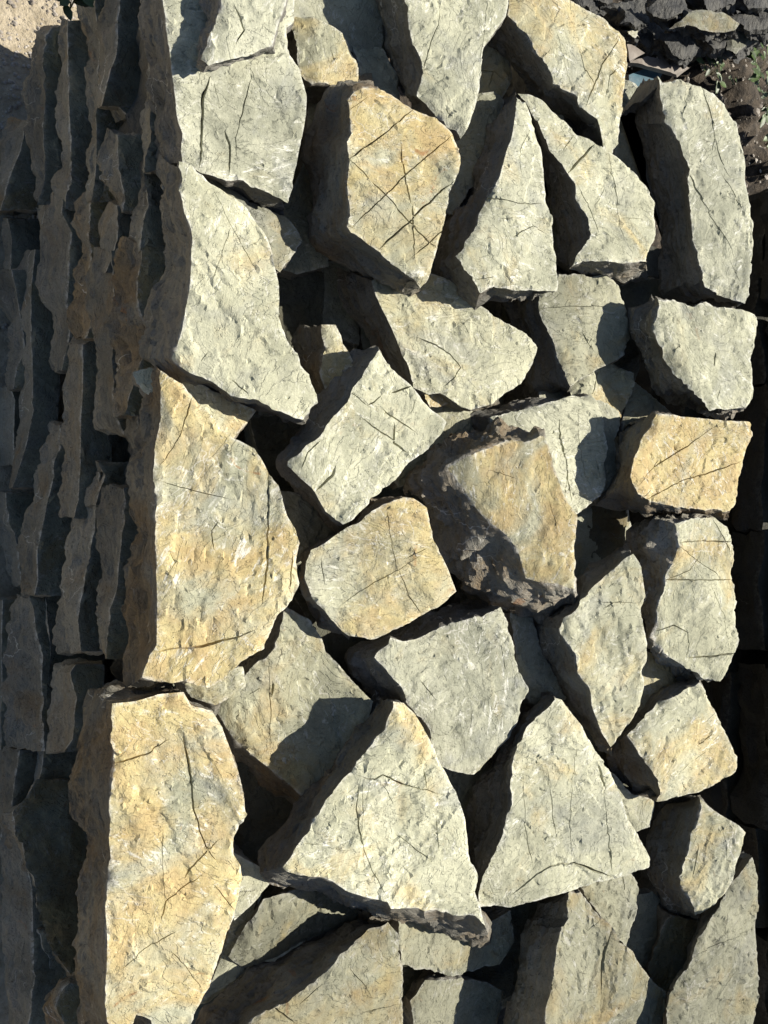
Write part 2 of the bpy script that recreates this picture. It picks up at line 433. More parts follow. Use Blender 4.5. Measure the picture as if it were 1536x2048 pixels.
S('long grey slab at top centre with a white vein down its left edge',
  '800,-70/730,-70 807,0/738,0 814,40/755,50 829,87/763,93 847,123/780,140 849,140/786,158 845,183/805,190 862,200/825,198 885,230 899,248 915,260 925,277 937,253 949,217 955,187 960,133 969,93 989,67 1015,30 1019,0 1030,-70',
  0.0, (0.0, 0.0), 0.14, (0.2, 0.52, 0.75), ['-879,0 875,50 858,100 848,150', '-975,0 970,60 958,130', '-895,215 908,235'])
S('cracked ochre fragment glimpsed between the long grey slab and the ochre veined slab',
  '935,80 1000,85 1030,150 1005,197 960,260 930,260', 1.3, (0.1, 0), 0.09, (0.7, 0.55, 0.6), ['950,140 985,145 1010,165', '985,145 975,180'])
S('ochre veined slab with a broad dark lower face, at the top right',
  '1019,-20/980,70 1017,28/976,93 1037,50/990,115 1057,70/1010,143 1074,100/1032,162 1094,133/1060,185 1107,167/1085,205 1151,187/1125,230 1163,212/1148,250 1199,237/1175,268 1209,277/1192,286 1217,303/1212,302 1232,310 1236,293 1244,283 1246,250 1251,200 1254,150 1257,117 1261,82 1254,70 1221,47 1206,35 1184,23 1139,0 1120,-50 1030,-60',
  0.1, (0.02, 0.02), 0.13, (0.42, 0.52, 0.75), ['*1240,75 1225,100 1203,130 1195,155 1180,190 1172,212', '1237,135 1220,150 1215,195', '-1110,60 1125,120 1145,180', '1160,100 1170,140 1190,170'])
S('large ochre slab scored by a grid of straight crossing cracks',
  '757,167/745,160 779,172 812,193 837,211 874,233 895,248 912,263 925,293 922,327 917,353 905,390 899,410 885,457 874,493 870,519 857,562 845,575/842,586 819,555/825,603 795,535/800,603 775,520/760,578 755,503/725,555 725,480/680,525 702,465/637,497 695,453/619,477 700,433/615,443 694,400/627,400 690,353/629,360 694,317/615,333 692,287/609,307 704,267/615,273 702,220/638,215 699,197/655,180 712,180/680,166 732,170/715,160',
  -0.35, (0.05, 0.02), 0.15, (0.98, 0.50, 0.5), ['=692,324 735,290 778,259 839,209', '=702,456 763,396 812,350 870,300 914,264', '=752,503 790,468 812,448 850,412 880,385 914,359', '=830,509 850,493 884,459', '=692,319 728,357 770,400 812,444 850,480 874,498', '=820,415 822,460 828,515', '806,290 810,350 820,415', '700,218 740,190'])
S('pale triangular slab with a wide dark flank, right of the grid-cracked ochre slab',
  '1040,187/1030,174 1034,215/985,225 1025,270/968,260 1009,317/967,300 999,353/940,345 985,383/918,395 957,430/895,430 949,460/878,480 925,490/870,512 909,512/862,545 919,532/870,562 942,562/915,595 962,584/945,614 989,575/985,597 1024,580/1035,601 1087,580/1075,592 1121,582 1122,560 1118,520 1112,470 1104,420 1094,370 1090,310 1084,265 1072,232 1058,205',
  -0.1, (0.05, -0.02), 0.15, (0.22, 0.55, 0.6), ['1024,475 1045,462 1067,452 1100,465', '967,393 1000,400 1040,408 1092,405', '-1000,440 1024,436', '950,560 985,555', '-1060,260 1040,300 1045,350'])
S('pale slab crossed by one short straight crack, right of the pale triangular slab',
  '1047,179/1040,200 1067,185 1091,200 1111,220 1141,247 1157,263 1187,283 1211,303 1231,313 1261,340 1291,373 1314,403 1321,437 1317,467 1307,500 1300,522/1294,560 1250,527/1248,571 1200,522/1195,565 1170,520/1147,557 1150,530/1132,545 1168,492/1115,530 1184,467/1108,500 1174,437/1100,460 1154,400/1092,410 1141,367/1086,380 1121,340/1082,345 1096,300/1078,305 1084,267/1070,270 1070,235/1060,240',
  0.25, (0.04, 0.0), 0.14, (0.32, 0.56, 0.7), ['*1190,288 1160,318 1130,348', '1215,305 1221,350 1235,395 1240,430 1250,480', '1152,380 1180,420 1200,465', '-1190,410 1210,375', '1250,435 1290,435', '-1125,300 1150,270'])
S('grey slab with long slanting cracks and a tall dark flank, at the upper right edge',
  '1326,146/1278,173 1334,160 1361,158 1387,167 1424,187 1454,210 1484,237 1491,267 1496,317 1499,383 1504,450 1506,500 1504,529 1497,555 1502,585 1492,607 1467,602/1471,615 1444,590/1430,625 1421,575/1385,625 1407,559/1345,602 1411,545/1322,594 1401,512/1319,540 1391,467/1319,490 1381,417/1317,430 1374,360/1310,395 1377,340/1301,367 1357,283/1281,310 1341,240/1269,250 1334,213/1272,207 1331,183/1274,185',
  0.0, (0.0, 0.0), 0.15, (0.08, 0.52, 0.7), ['*1404,178 1420,235 1430,285 1440,320 1460,355', '*1371,340 1395,385 1420,425 1440,455 1465,500', '1445,350 1465,385 1485,425', '1370,182 1372,210 1362,232', '1428,275 1422,305', '-1460,520 1480,570'])
S('dark slab low between the ochre veined slab and the slanting-cracked grey slab',
  '1245,150 1280,165 1300,400 1240,420 1225,320', 1.6, (0, 0), 0.12, (0.0, 0.40, 0.3))
S('low slab with a smooth grey flake scar at its lower left corner',
  '752,560/672,533 759,605/671,570 779,645/690,622 794,679/715,660 805,705/732,700 817,732/762,740 829,775/800,772 859,789 879,787 895,799 922,815 939,820/935,826 979,809/975,820 995,795/1000,812 1024,777 1044,765 1064,739 1087,692 1067,675 1051,665 1024,649 992,632 962,612 942,600 900,560 860,545 800,535',
  0.75, (0.02, 0.02), 0.14, (0.4, 0.50, 0.75), ['832,675 870,690 900,710 918,735 900,760 880,775', '-882,610 900,632', '-930,650 940,668'])
S('smooth grey brown slab low at right centre, above the yellowish lower fragment',
  '1121,545 1157,548 1211,555 1242,572 1254,605 1262,642 1269,675 1262,685 1254,709 1224,725 1191,742 1157,762 1142,772/1125,783 1136,760/1100,796 1127,739/1060,790 1124,719/1048,765 1107,672/1040,715 1091,642/1025,670 1082,602/1003,620 1088,580/1008,600',
  1.0, (-0.03, 0.02), 0.13, (0.38, 0.40, 0.5), ['-1085,615 1150,612 1220,615', '-1205,680 1235,715', '-1163,665 1190,705'])
S('rough pale green block with a dark curved left flank, at the right edge',
  '1317,597/1300,592 1347,600 1374,605 1417,612 1474,620 1507,629 1512,639 1511,679 1507,719 1506,762 1506,805 1497,814/1484,820 1457,819/1450,836 1434,817/1425,836 1421,822/1404,834 1404,802/1374,822 1384,775/1344,802 1364,759/1320,785 1352,742/1300,765 1341,725/1287,740 1326,695/1280,715 1317,675/1272,680 1311,662/1264,650 1314,629/1261,618',
  0.0, (0.03, 0.0), 0.14, (0.3, 0.55, 0.5), ['*1435,705 1430,735', '1372,607 1380,625', '-1440,780 1435,800', '-1345,700 1360,690'], rough=1.5)
S('tan ochre block with slanting pale seams, at the right edge below the green block',
  '1304,829/1297,832 1331,830 1391,835 1447,842 1497,845 1501,872 1494,912 1486,962 1481,1005 1460,1022/1454,1036 1400,1020/1400,1037 1340,1014/1364,1037 1300,1000/1307,1036 1271,989/1240,1022 1255,955/1193,1010 1262,918/1231,950 1278,882/1226,905 1300,855/1232,865',
  0.0, (-0.03, 0.02), 0.13, (1.0, 0.48, 0.6), ['1270,970 1310,935 1380,890 1440,845', '*1290,1000 1370,960 1420,945 1490,920', '1310,935 1320,920', '-1370,950 1350,880', '1300,980 1280,1000'])
S('big pale slab reaching from the left wall edge to a pointed lower right corner',
  '357,325/324,322 362,353/322,360 358,383/322,390 363,417/325,420 377,460/328,470 382,480/326,492 380,512/320,512 381,545/312,545 380,579/303,579 372,622/296,612 367,655/292,650 357,692/286,690 350,712/286,715 353,719/323,735 383,742/355,757 427,759/400,780 467,789/440,798 512,800/490,815 545,817/540,829 595,834/590,838 612,836/614,840 635,805 629,779 619,755 602,729 585,699 569,675 554,635 557,602 557,562 549,525 540,477 520,440 493,402 477,390 443,373 423,367 403,353 383,333',
  -0.3, (0.06, 0.01), 0.14, (0.38, 0.56, 0.45), ['-430,385 455,440 490,500 512,540', '-425,560 450,480 465,450', '405,720 420,700', '-552,740 556,755', '470,760 500,790'])
S('white and ochre fragment showing beneath the pointed lower edge of the big pale slab',
  '330,738 440,785 510,822 490,850 467,878 430,905 330,880', 0.42, (0.1, 0), 0.10, (0.5, 0.66, 1.0))
S('small pale chip between the big pale slab and the big orange stained slab',
  '266,746 300,735 330,742 325,810 303,795 285,774', 0.9, (0.1, 0), 0.06, (0.1, 0.6, 0.8))
S('rectangular pale slab turned diagonally, in the upper middle of the heap',
  '762,700/750,697 779,725 795,745 822,772 842,799 865,822 887,845 875,872 855,899 819,925 795,959 745,995 722,1026 699,1047 692,1050/684,1050 665,1030/655,1036 652,1022/632,1020 629,985/592,987 600,955/566,957 577,932/552,932 579,923/553,912 615,889/565,893 645,862/590,865 665,832/610,838 695,805/639,800 705,775/655,775 729,745/680,745 742,722/708,712',
  -0.2, (0.05, -0.02), 0.14, (0.3, 0.55, 0.45), ['735,812 765,790', '*785,785 822,772', '728,838 790,883', '765,818 830,865', '*790,850 787,885 815,905', '*632,980 665,950 672,930', '-700,785 735,812', '600,935 612,905 640,880', '830,800 820,830'])
S('pale grey slab with two vertical cracks, partly under the rough brown boulder',
  '985,835/885,825 1024,822/960,812 1084,808/1050,797 1151,790 1204,789 1209,799 1211,839 1217,872 1221,895 1212,925 1213,950 1206,979 1201,992 1167,1022 1151,1037 1100,1060 1050,960 990,880',
  0.75, (0.0, 0.0), 0.13, (0.12, 0.53, 0.7), ['*1122,840 1125,900 1130,960 1143,1000', '1127,880 1128,1010', '-1160,810 1165,880 1170,960', '1195,910 1200,960'])
S('rough brown boulder with an orange crest and a dark broken lower face, at the centre',
  '900,935/793,985 930,915/835,945 960,900/900,893 1020,882/985,853 1090,872/1070,850 1102,895 1107,929 1121,972 1150,1034 1147,1067 1149,1107 1154,1147 1160,1180/1161,1203 1120,1168/1147,1216 1090,1166/1080,1228 1067,1158/1010,1228 1050,1125/955,1201 1041,1105/915,1180 1024,1078/888,1124 1000,1055/868,1095 980,1040/860,1070 950,1005/850,1030 922,968/815,1000',
  -0.35, (0.12, -0.05), 0.14, (0.75, 0.44, 0.75), ['-1100,1000 1110,1060', '-980,940 1040,960'], rough=1.7, name='boulder', edge_tone=0.62, facets=2)
S('cream slab with a slanting hairline crack, below the diagonal rectangular slab',
  '719,1045/690,1058 762,1012 802,994 822,995 845,1015 852,1044 865,1087 885,1124 902,1167 909,1182 889,1197 842,1231 812,1247 775,1267 752,1279 725,1274 702,1272/700,1275 679,1254/672,1256 662,1231/645,1241 639,1207/612,1214 629,1194/596,1192 615,1157/600,1160 619,1121/597,1134 629,1101/598,1104 645,1094/625,1090 695,1057/662,1071',
  0.05, (0.04, 0.03), 0.13, (0.66, 0.55, 0.4), ['-690,1210 740,1170 795,1140 850,1100', '815,1115 850,1095', '-795,1140 815,1190 840,1228', '-770,1020 785,1100 795,1140', '650,1120 655,1170'])
S('big orange stained slab along the left wall edge, the tallest in the middle',
  '322,742/308,745 337,755 363,769 383,795 417,829 437,852 467,875 512,897 525,919 539,949 555,972 567,1012 575,1037 594,1087 592,1124 599,1167 585,1201 552,1231 542,1264 525,1294 500,1307 467,1337 450,1354 417,1374 377,1369 310,1364 285,1357/262,1372 292,1337/252,1340 304,1307/250,1291 314,1290/250,1250 315,1224/251,1190 315,1174/262,1140 315,1124/273,1105 313,1074/270,1065 313,1024/255,1024 311,985/254,980 310,945/257,935 310,895/268,905 316,860/278,865 320,829/290,835 321,789/303,795',
  -0.2, (0.08, 0.0), 0.15, (0.85, 0.54, 0.65), ['381,800 360,870 345,900 315,935', '*537,950 537,1020 535,1080 530,1150 520,1210', '583,1115 578,1180', '*308,1303 400,1293 470,1275 512,1255', '-340,1100 350,1125 330,1160', '-315,960 400,985 470,1000', '-440,1040 425,1060 430,1100'])
S('cracked cream block with a pitted dark left flank, at the right edge',
  '1351,1047/1275,1037 1377,1040 1411,1034 1437,1034 1461,1054 1457,1087 1464,1111 1467,1157 1467,1224 1467,1307 1467,1357 1451,1367 1424,1359 1391,1345/1394,1354 1357,1324/1344,1334 1334,1301/1310,1318 1317,1274/1292,1290 1325,1255/1287,1250 1327,1224/1282,1224 1337,1191/1284,1191 1341,1167/1281,1157 1344,1141/1271,1110 1357,1091/1237,1100 1354,1067/1243,1064',
  0.05, (0.0, 0.0), 0.12, (0.45, 0.50, 0.75), ['*1355,1085 1400,1082 1460,1083', '*1335,1160 1400,1160 1469,1160', '1355,1090 1400,1125 1440,1155', '1430,1040 1445,1080 1458,1110', '*1385,1318 1430,1310 1467,1305', '-1345,1160 1380,1140 1400,1110', '-1418,1170 1440,1230 1450,1300', '1320,1265 1355,1252 1378,1265 1382,1320'], rough=1.9, edge_tone=0.75)
S('smooth pointed slab standing diagonally between the boulder and the cracked cream block',
  '1266,1108/1240,1103 1279,1134 1282,1167 1286,1194 1281,1224 1282,1257 1291,1291 1292,1324 1286,1344 1291,1384 1291,1417 1267,1447 1244,1481 1231,1497/1226,1502 1217,1477/1197,1501 1201,1441/1175,1470 1187,1407/1150,1425 1181,1377/1128,1400 1157,1347/1105,1355 1151,1311/1085,1318 1137,1284/1072,1285 1124,1257/1061,1252 1134,1237/1062,1238 1154,1214/1110,1215 1164,1201/1155,1185 1191,1174/1156,1155 1224,1141/1180,1126 1250,1115/1215,1110',
  -0.05, (0.03, 0.0), 0.14, (0.38, 0.52, 0.35), ['1210,1215 1225,1205 1240,1203', '-1187,1204 1270,1206', '1218,1175 1230,1165', '-1200,1430 1225,1410', '1280,1130 1278,1140'])
S('bluish grey slab with a small dark scab near its top, in the lower middle',
  '785,1276/779,1268 812,1284/795,1258 839,1281/820,1245 879,1261/850,1234 909,1246/885,1220 955,1238/935,1206 985,1224/979,1201 1009,1214 1015,1237 1024,1273 1031,1311 1037,1344 1059,1384 1044,1411 1037,1441 1024,1474 1005,1504 982,1534 962,1556 945,1553 889,1538 879,1524 865,1484 839,1434 812,1404/790,1402 805,1377/745,1394 779,1347/705,1350 755,1317/692,1316 765,1304/702,1296 783,1290/735,1278',
  0.3, (0.0, 0.0), 0.14, (0.05, 0.50, 0.75), ['-943,1420 935,1460', '-840,1360 870,1400', '-1000,1290 1010,1340'])
S('low greenish slab half in shadow, with rust spots, left of the bluish grey slab',
  '565,1215 620,1240 650,1300 700,1360 740,1400 720,1480 655,1560 602,1590/575,1625 532,1531/495,1548 480,1490/448,1490 445,1440 425,1410 480,1370 540,1300',
  1.0, (0.05, 0.03), 0.13, (0.5, 0.47, 0.4), ['*547,1365 546,1395', '-535,1300 543,1420 540,1500', '500,1390 525,1375'])
S('cream white slab with a rusty upper left facet, at the lower right',
  '1401,1367/1388,1345 1414,1391 1427,1421 1441,1444 1464,1484 1479,1521 1477,1539 1441,1563 1401,1586 1357,1599 1326,1608 1321,1586/1300,1603 1307,1553/1254,1579 1297,1536/1232,1550 1277,1507/1216,1510 1263,1474/1216,1490 1301,1431/1283,1425 1334,1407/1293,1380 1364,1391/1312,1346 1384,1377/1350,1340',
  0.4, (0.04, 0.02), 0.13, (0.5, 0.56, 0.85), ['-1350,1555 1390,1520 1420,1500', '1395,1490 1430,1465', '-1325,1490 1328,1530', '1365,1565 1378,1582'])
S('long yellow stained slab filling the lower left corner of the sunlit face',
  '227,1409/175,1377 273,1404/230,1373 317,1391/300,1380 370,1386 383,1411 427,1424 447,1457 460,1497 473,1534 483,1569 488,1613 497,1629 480,1653 467,1676 467,1709 483,1733 487,1763 480,1803 457,1873 437,1919 417,1976 393,2019 380,2048 368,2090 310,2080 300,2039 270,2024 263,2048 255,2090 215,2090/150,2090 213,2036/148,2019 210,2003/148,1980 212,1936/150,1936 213,1869/152,1860 210,1803/154,1820 220,1753/157,1769 222,1669/163,1690 223,1603/150,1630 228,1536/129,1570 227,1457/155,1500 226,1430/172,1430',
  -0.1, (0.10, -0.02), 0.16, (0.85, 0.58, 0.45), ['*370,1480 385,1560 390,1620 402,1665 415,1700 437,1728', '230,1530 300,1510 340,1480', '437,1680 380,1735 370,1760', '395,1755 330,1800 320,1840', '-326,1660 326,1800', '340,1900 370,1930 405,1980', '240,1935 300,1885 350,1860', '-240,1680 225,1670', '-430,1770 470,1825'])
S('large white triangular slab in the lower middle, thick grey fracture along its foot',
  '797,1407/747,1405 819,1411 835,1427 845,1444 865,1484 879,1524 889,1543 905,1579 925,1636 934,1686 949,1753 952,1783 962,1829/972,1850 968,1850/974,1878 945,1832/945,1886 912,1828/909,1884 845,1821/870,1866 812,1818/830,1840 779,1817/785,1828 772,1803/752,1831 729,1793/718,1818 692,1781/688,1796 665,1763/665,1781 639,1753/625,1783 600,1748/590,1777 572,1743/535,1756 569,1736/511,1748 605,1683/518,1718 629,1646/550,1657 655,1609/585,1615 685,1566/625,1570 709,1549/655,1536 715,1524/680,1510 742,1491/700,1487 775,1461/722,1450 782,1437/735,1425',
  -0.3, (0.05, -0.01), 0.15, (0.36, 0.64, 1.0), ['*715,1553 750,1560 765,1550 810,1570 850,1578 885,1590', '722,1560 715,1620 725,1680 745,1740 775,1800', '-728,1570 727,1680 735,1760', '-795,1670 860,1720', '-765,1570 790,1610', '845,1540 850,1575', '-870,1640 875,1700', '610,1690 640,1690'])
S('pale triangular slab with vertical hairlines and a slanting dark seam, lower right of centre',
  '1121,1399/1102,1396 1137,1404 1157,1441 1184,1487 1201,1517 1221,1539 1237,1573 1254,1626 1271,1659 1284,1693 1299,1719 1287,1731 1264,1736 1224,1749 1141,1776 1091,1789 1047,1803 1019,1813 959,1813 955,1789/945,1770 962,1753/938,1740 979,1716/936,1690 1005,1669/934,1650 1022,1619/935,1615 1024,1580/945,1588 1027,1556/952,1570 1033,1500/985,1535 1050,1455/1018,1478 1085,1425/1045,1428',
  0.1, (0.01, 0.0), 0.15, (0.3, 0.54, 0.5), ['*1024,1785 1065,1750 1100,1730 1145,1725 1190,1740 1220,1750', '1212,1560 1212,1640 1212,1740', '-1150,1480 1148,1600 1145,1710', '-1053,1560 1053,1640 1066,1740', '*1200,1530 1215,1580', '-1100,1540 1120,1680'])
S('half lit stone with a big dark left facet, under the cream white slab',
  '1401,1599/1387,1593 1424,1619 1471,1649 1492,1666 1484,1696 1471,1723 1461,1753 1441,1793 1424,1819 1407,1840/1402,1842 1401,1823/1370,1834 1387,1796/1334,1823 1377,1779/1317,1793 1374,1749/1301,1763 1377,1723/1294,1736 1384,1669/1289,1683 1394,1646/1303,1640 1402,1616/1326,1608',
  0.35, (0.0, 0.0), 0.14, (0.45, 0.50, 0.35), ['1400,1690 1398,1730 1395,1760', '-1440,1650 1450,1720'])
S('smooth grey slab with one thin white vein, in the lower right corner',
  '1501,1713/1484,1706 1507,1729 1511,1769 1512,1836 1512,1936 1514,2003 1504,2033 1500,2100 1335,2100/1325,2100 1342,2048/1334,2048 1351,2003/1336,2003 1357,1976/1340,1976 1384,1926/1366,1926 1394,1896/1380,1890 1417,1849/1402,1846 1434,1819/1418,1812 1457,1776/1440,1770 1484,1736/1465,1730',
  0.3, (-0.16, 0.0), 0.12, (0.36, 0.27, 0.3), ['-1390,1910 1450,1880 1512,1855', '-1440,1990 1470,1940'])  # tone lowered to paint in the dimmer light along the bottom
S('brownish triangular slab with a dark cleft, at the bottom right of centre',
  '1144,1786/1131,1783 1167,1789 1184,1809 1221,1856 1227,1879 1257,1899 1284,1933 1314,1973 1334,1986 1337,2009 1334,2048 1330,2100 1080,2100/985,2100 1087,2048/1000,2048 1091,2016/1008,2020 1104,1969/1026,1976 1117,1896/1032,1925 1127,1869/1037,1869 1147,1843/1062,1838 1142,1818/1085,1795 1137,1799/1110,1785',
  0.25, (-0.16, 0.0), 0.14, (0.55, 0.28, 0.5), ['*1216,1860 1205,1900 1200,1950 1200,1985', '-1200,1990 1197,2048', '1180,1865 1200,1840', '-1100,1990 1110,1940', '-1290,1960 1310,2040'])  # dark tone includes the painted light falloff at the bottom edge
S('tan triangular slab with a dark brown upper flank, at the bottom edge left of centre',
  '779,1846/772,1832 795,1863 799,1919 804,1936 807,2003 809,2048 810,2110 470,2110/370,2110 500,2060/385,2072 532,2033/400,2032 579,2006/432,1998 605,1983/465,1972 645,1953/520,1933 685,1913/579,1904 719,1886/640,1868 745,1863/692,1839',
  0.3, (-0.14, 0.03), 0.14, (0.62, 0.28, 0.45), ['-700,1940 730,1970 745,2000', '-600,2010 640,1970', '550,2020 590,2048', '-720,2025 800,2010'])  # tone darkened like its neighbours for the dim bottom edge
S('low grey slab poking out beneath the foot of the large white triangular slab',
  '795,1825 850,1820 960,1860 1020,1820 1028,1880 1000,1930 900,1948 800,1926', 1.3, (-0.1, 0), 0.11, (0.35, 0.32, 0.4))  # tone darkened to stand in for shade under the white slab
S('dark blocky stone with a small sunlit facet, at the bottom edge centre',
  '849,1959/820,1965 900,1955 975,1965 1012,1986 1000,2040 990,2100 830,2100 818,2000/812,1985', 1.3, (-0.2, 0), 0.12, (0.4, 0.26, 0.4))  # body tone lowered to paint in shade from its neighbours
S('lower yellowish slab showing under the smooth grey brown slab at right centre',
  '1137,770 1224,720 1271,745 1267,785 1254,812 1240,870 1200,880 1150,800', 1.35, (0.02, 0.02), 0.10, (0.45, 0.48, 0.4), ['1195,740 1180,790'])
S('shadowed fragment wedged between the pale green block and the tan ochre block',
  '1262,745 1300,785 1345,828 1310,850 1245,870 1250,810', 1.5, (0, 0), 0.10, (0.4, 0.45, 0.4), ['1310,795 1306,825'])
S('tilted little stone with a sunlit end, in the hollow right of the big pale slab',
  '645,648/595,655 672,649 685,670 700,715 722,760 665,810/635,800 640,745/600,730 650,695/592,690', 0.9, (0.08, 0), 0.11, (0.65, 0.55, 0.4))
S('low smooth slab showing under the right end of the pale triangular slab with hairlines',
  '1140,1740 1230,1720 1264,1741 1282,1769 1272,1819 1269,1836 1254,1896/1248,1905 1224,1859 1184,1806', 1.1, (-0.1, 0), 0.11, (0.35, 0.36, 0.2), ['1243,1745 1250,1790', '1258,1850 1256,1880'])  # darker tone stands in for shade from the slab above
S('small low stone between the cream white slab and the pale slab with hairlines',
  '1225,1545 1264,1586 1311,1603 1300,1655 1271,1665 1225,1640', 1.1, (0.05, 0), 0.10, (0.3, 0.46, 0.3))
S('dark brown block in the gap left of the smooth grey corner slab',
  '1344,1829 1404,1843 1425,1850 1384,1929 1354,1985 1314,1980 1291,1933/1285,1940 1317,1879/1308,1884', 1.2, (0, 0), 0.12, (0.8, 0.22, 0.1))
S('dark slate in the deep gap right of the low smooth slab at the bottom right',
  '1310,1785 1350,1825 1314,1885 1300,1950 1280,1940 1245,1900 1271,1836 1285,1795', 1.6, (0, 0), 0.10, (0.0, 0.33, 0.2))
S('mossy knob of stone at the foot of the big orange stained slab',
  '372,1370 400,1355 450,1340 485,1335 494,1374 462,1395 430,1410/425,1420 385,1398/378,1408', 0.5, (0.05, 0.1), 0.08, (0.7, 0.42, 0.5), rough=1.6)
S('narrow dark slab in the slot between the bluish grey slab and the smooth pointed slab',
  '1018,1225 1065,1232 1080,1290 1110,1350 1135,1400 1090,1420 1050,1390 1035,1330', 1.0, (0, 0), 0.12, (0.1, 0.42, 0.4))
S('rust streaked fragment under the foot of the cracked cream block',
  '1283,1300 1350,1325 1400,1350 1400,1400 1320,1420 1285,1440', 1.1, (0, 0), 0.10, (0.6, 0.48, 0.4))
S('pale corner of stone showing right of the long yellow stained slab',
  '450,1695 520,1735 542,1765 512,1800 470,1840 455,1760', 1.0, (0.1, 0), 0.10, (0.4, 0.52, 0.4))
S('dark slab with a small bright tip, above the tan triangular slab at the bottom',
  '525,1797/500,1830 600,1775 690,1790 735,1835 600,1890 500,1945 462,1920/455,1950 490,1850/470,1870', 1.35, (-0.2, 0.05), 0.12, (0.35, 0.26, 0.5))  # darkened tone paints in the shadow this slab lies in
S('shaded block down in the bottom gap beside the long yellow stained slab',
  '470,1820 510,1790 520,1880 500,1950 420,2010 400,2010 440,1930', 1.4, (0, 0), 0.12, (0.3, 0.42, 0.3))
S('dark stone in the narrow gap left of the grid-cracked ochre slab',
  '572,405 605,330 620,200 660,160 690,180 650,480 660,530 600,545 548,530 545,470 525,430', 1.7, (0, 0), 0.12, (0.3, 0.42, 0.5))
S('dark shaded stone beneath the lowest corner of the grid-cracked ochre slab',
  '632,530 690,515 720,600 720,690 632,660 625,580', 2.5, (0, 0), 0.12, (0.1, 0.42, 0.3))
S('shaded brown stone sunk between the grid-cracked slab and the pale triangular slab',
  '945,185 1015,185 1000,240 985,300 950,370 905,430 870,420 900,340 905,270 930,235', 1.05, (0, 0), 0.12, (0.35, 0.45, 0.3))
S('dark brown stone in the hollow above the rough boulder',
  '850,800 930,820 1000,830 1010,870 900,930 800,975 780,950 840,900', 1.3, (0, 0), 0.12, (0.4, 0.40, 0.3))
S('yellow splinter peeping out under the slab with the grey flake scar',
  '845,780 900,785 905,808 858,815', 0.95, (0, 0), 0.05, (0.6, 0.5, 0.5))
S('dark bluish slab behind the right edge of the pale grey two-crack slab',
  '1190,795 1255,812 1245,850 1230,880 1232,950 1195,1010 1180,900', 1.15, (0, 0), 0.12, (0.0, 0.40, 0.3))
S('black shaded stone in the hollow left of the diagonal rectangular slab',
  '500,830 640,830 620,950 620,1080 560,1060 520,930', 2.0, (0, 0), 0.12, (0.36, 0.15, 0.2))  # near-black tone, here and on other deep gap stones, paints in the shade
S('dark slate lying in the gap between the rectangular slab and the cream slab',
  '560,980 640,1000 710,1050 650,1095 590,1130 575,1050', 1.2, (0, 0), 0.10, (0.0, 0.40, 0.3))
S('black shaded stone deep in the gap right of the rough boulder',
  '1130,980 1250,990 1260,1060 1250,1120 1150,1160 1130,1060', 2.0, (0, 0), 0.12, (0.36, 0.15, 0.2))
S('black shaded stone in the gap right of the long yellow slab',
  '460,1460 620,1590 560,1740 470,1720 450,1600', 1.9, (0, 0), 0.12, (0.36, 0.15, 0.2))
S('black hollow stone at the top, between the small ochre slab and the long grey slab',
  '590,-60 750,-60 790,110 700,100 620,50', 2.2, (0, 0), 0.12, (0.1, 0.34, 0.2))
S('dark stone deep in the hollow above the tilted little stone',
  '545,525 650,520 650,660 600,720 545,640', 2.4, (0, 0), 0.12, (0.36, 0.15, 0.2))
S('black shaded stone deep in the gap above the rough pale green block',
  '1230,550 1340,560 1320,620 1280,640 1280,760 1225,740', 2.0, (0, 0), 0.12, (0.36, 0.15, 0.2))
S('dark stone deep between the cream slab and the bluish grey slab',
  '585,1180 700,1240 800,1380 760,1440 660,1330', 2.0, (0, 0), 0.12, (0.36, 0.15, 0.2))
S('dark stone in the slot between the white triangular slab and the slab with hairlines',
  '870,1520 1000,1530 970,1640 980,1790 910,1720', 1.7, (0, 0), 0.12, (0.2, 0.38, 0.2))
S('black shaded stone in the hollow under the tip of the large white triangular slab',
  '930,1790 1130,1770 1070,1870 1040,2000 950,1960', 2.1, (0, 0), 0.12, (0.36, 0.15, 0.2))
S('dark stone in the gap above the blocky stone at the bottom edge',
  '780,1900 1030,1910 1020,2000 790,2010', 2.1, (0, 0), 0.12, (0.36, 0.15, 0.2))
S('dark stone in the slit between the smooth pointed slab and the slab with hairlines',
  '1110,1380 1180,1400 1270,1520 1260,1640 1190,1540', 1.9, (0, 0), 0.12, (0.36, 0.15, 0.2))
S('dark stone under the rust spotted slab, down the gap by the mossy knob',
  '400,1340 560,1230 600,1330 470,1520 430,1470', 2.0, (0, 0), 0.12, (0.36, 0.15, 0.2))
S('shaded stone with a pale corner between the two pale slabs at the left',
  '420,352 500,395 580,425 610,480 560,545 470,490', 0.6, (0.0, 0), 0.10, (0.4, 0.36, 0.5))

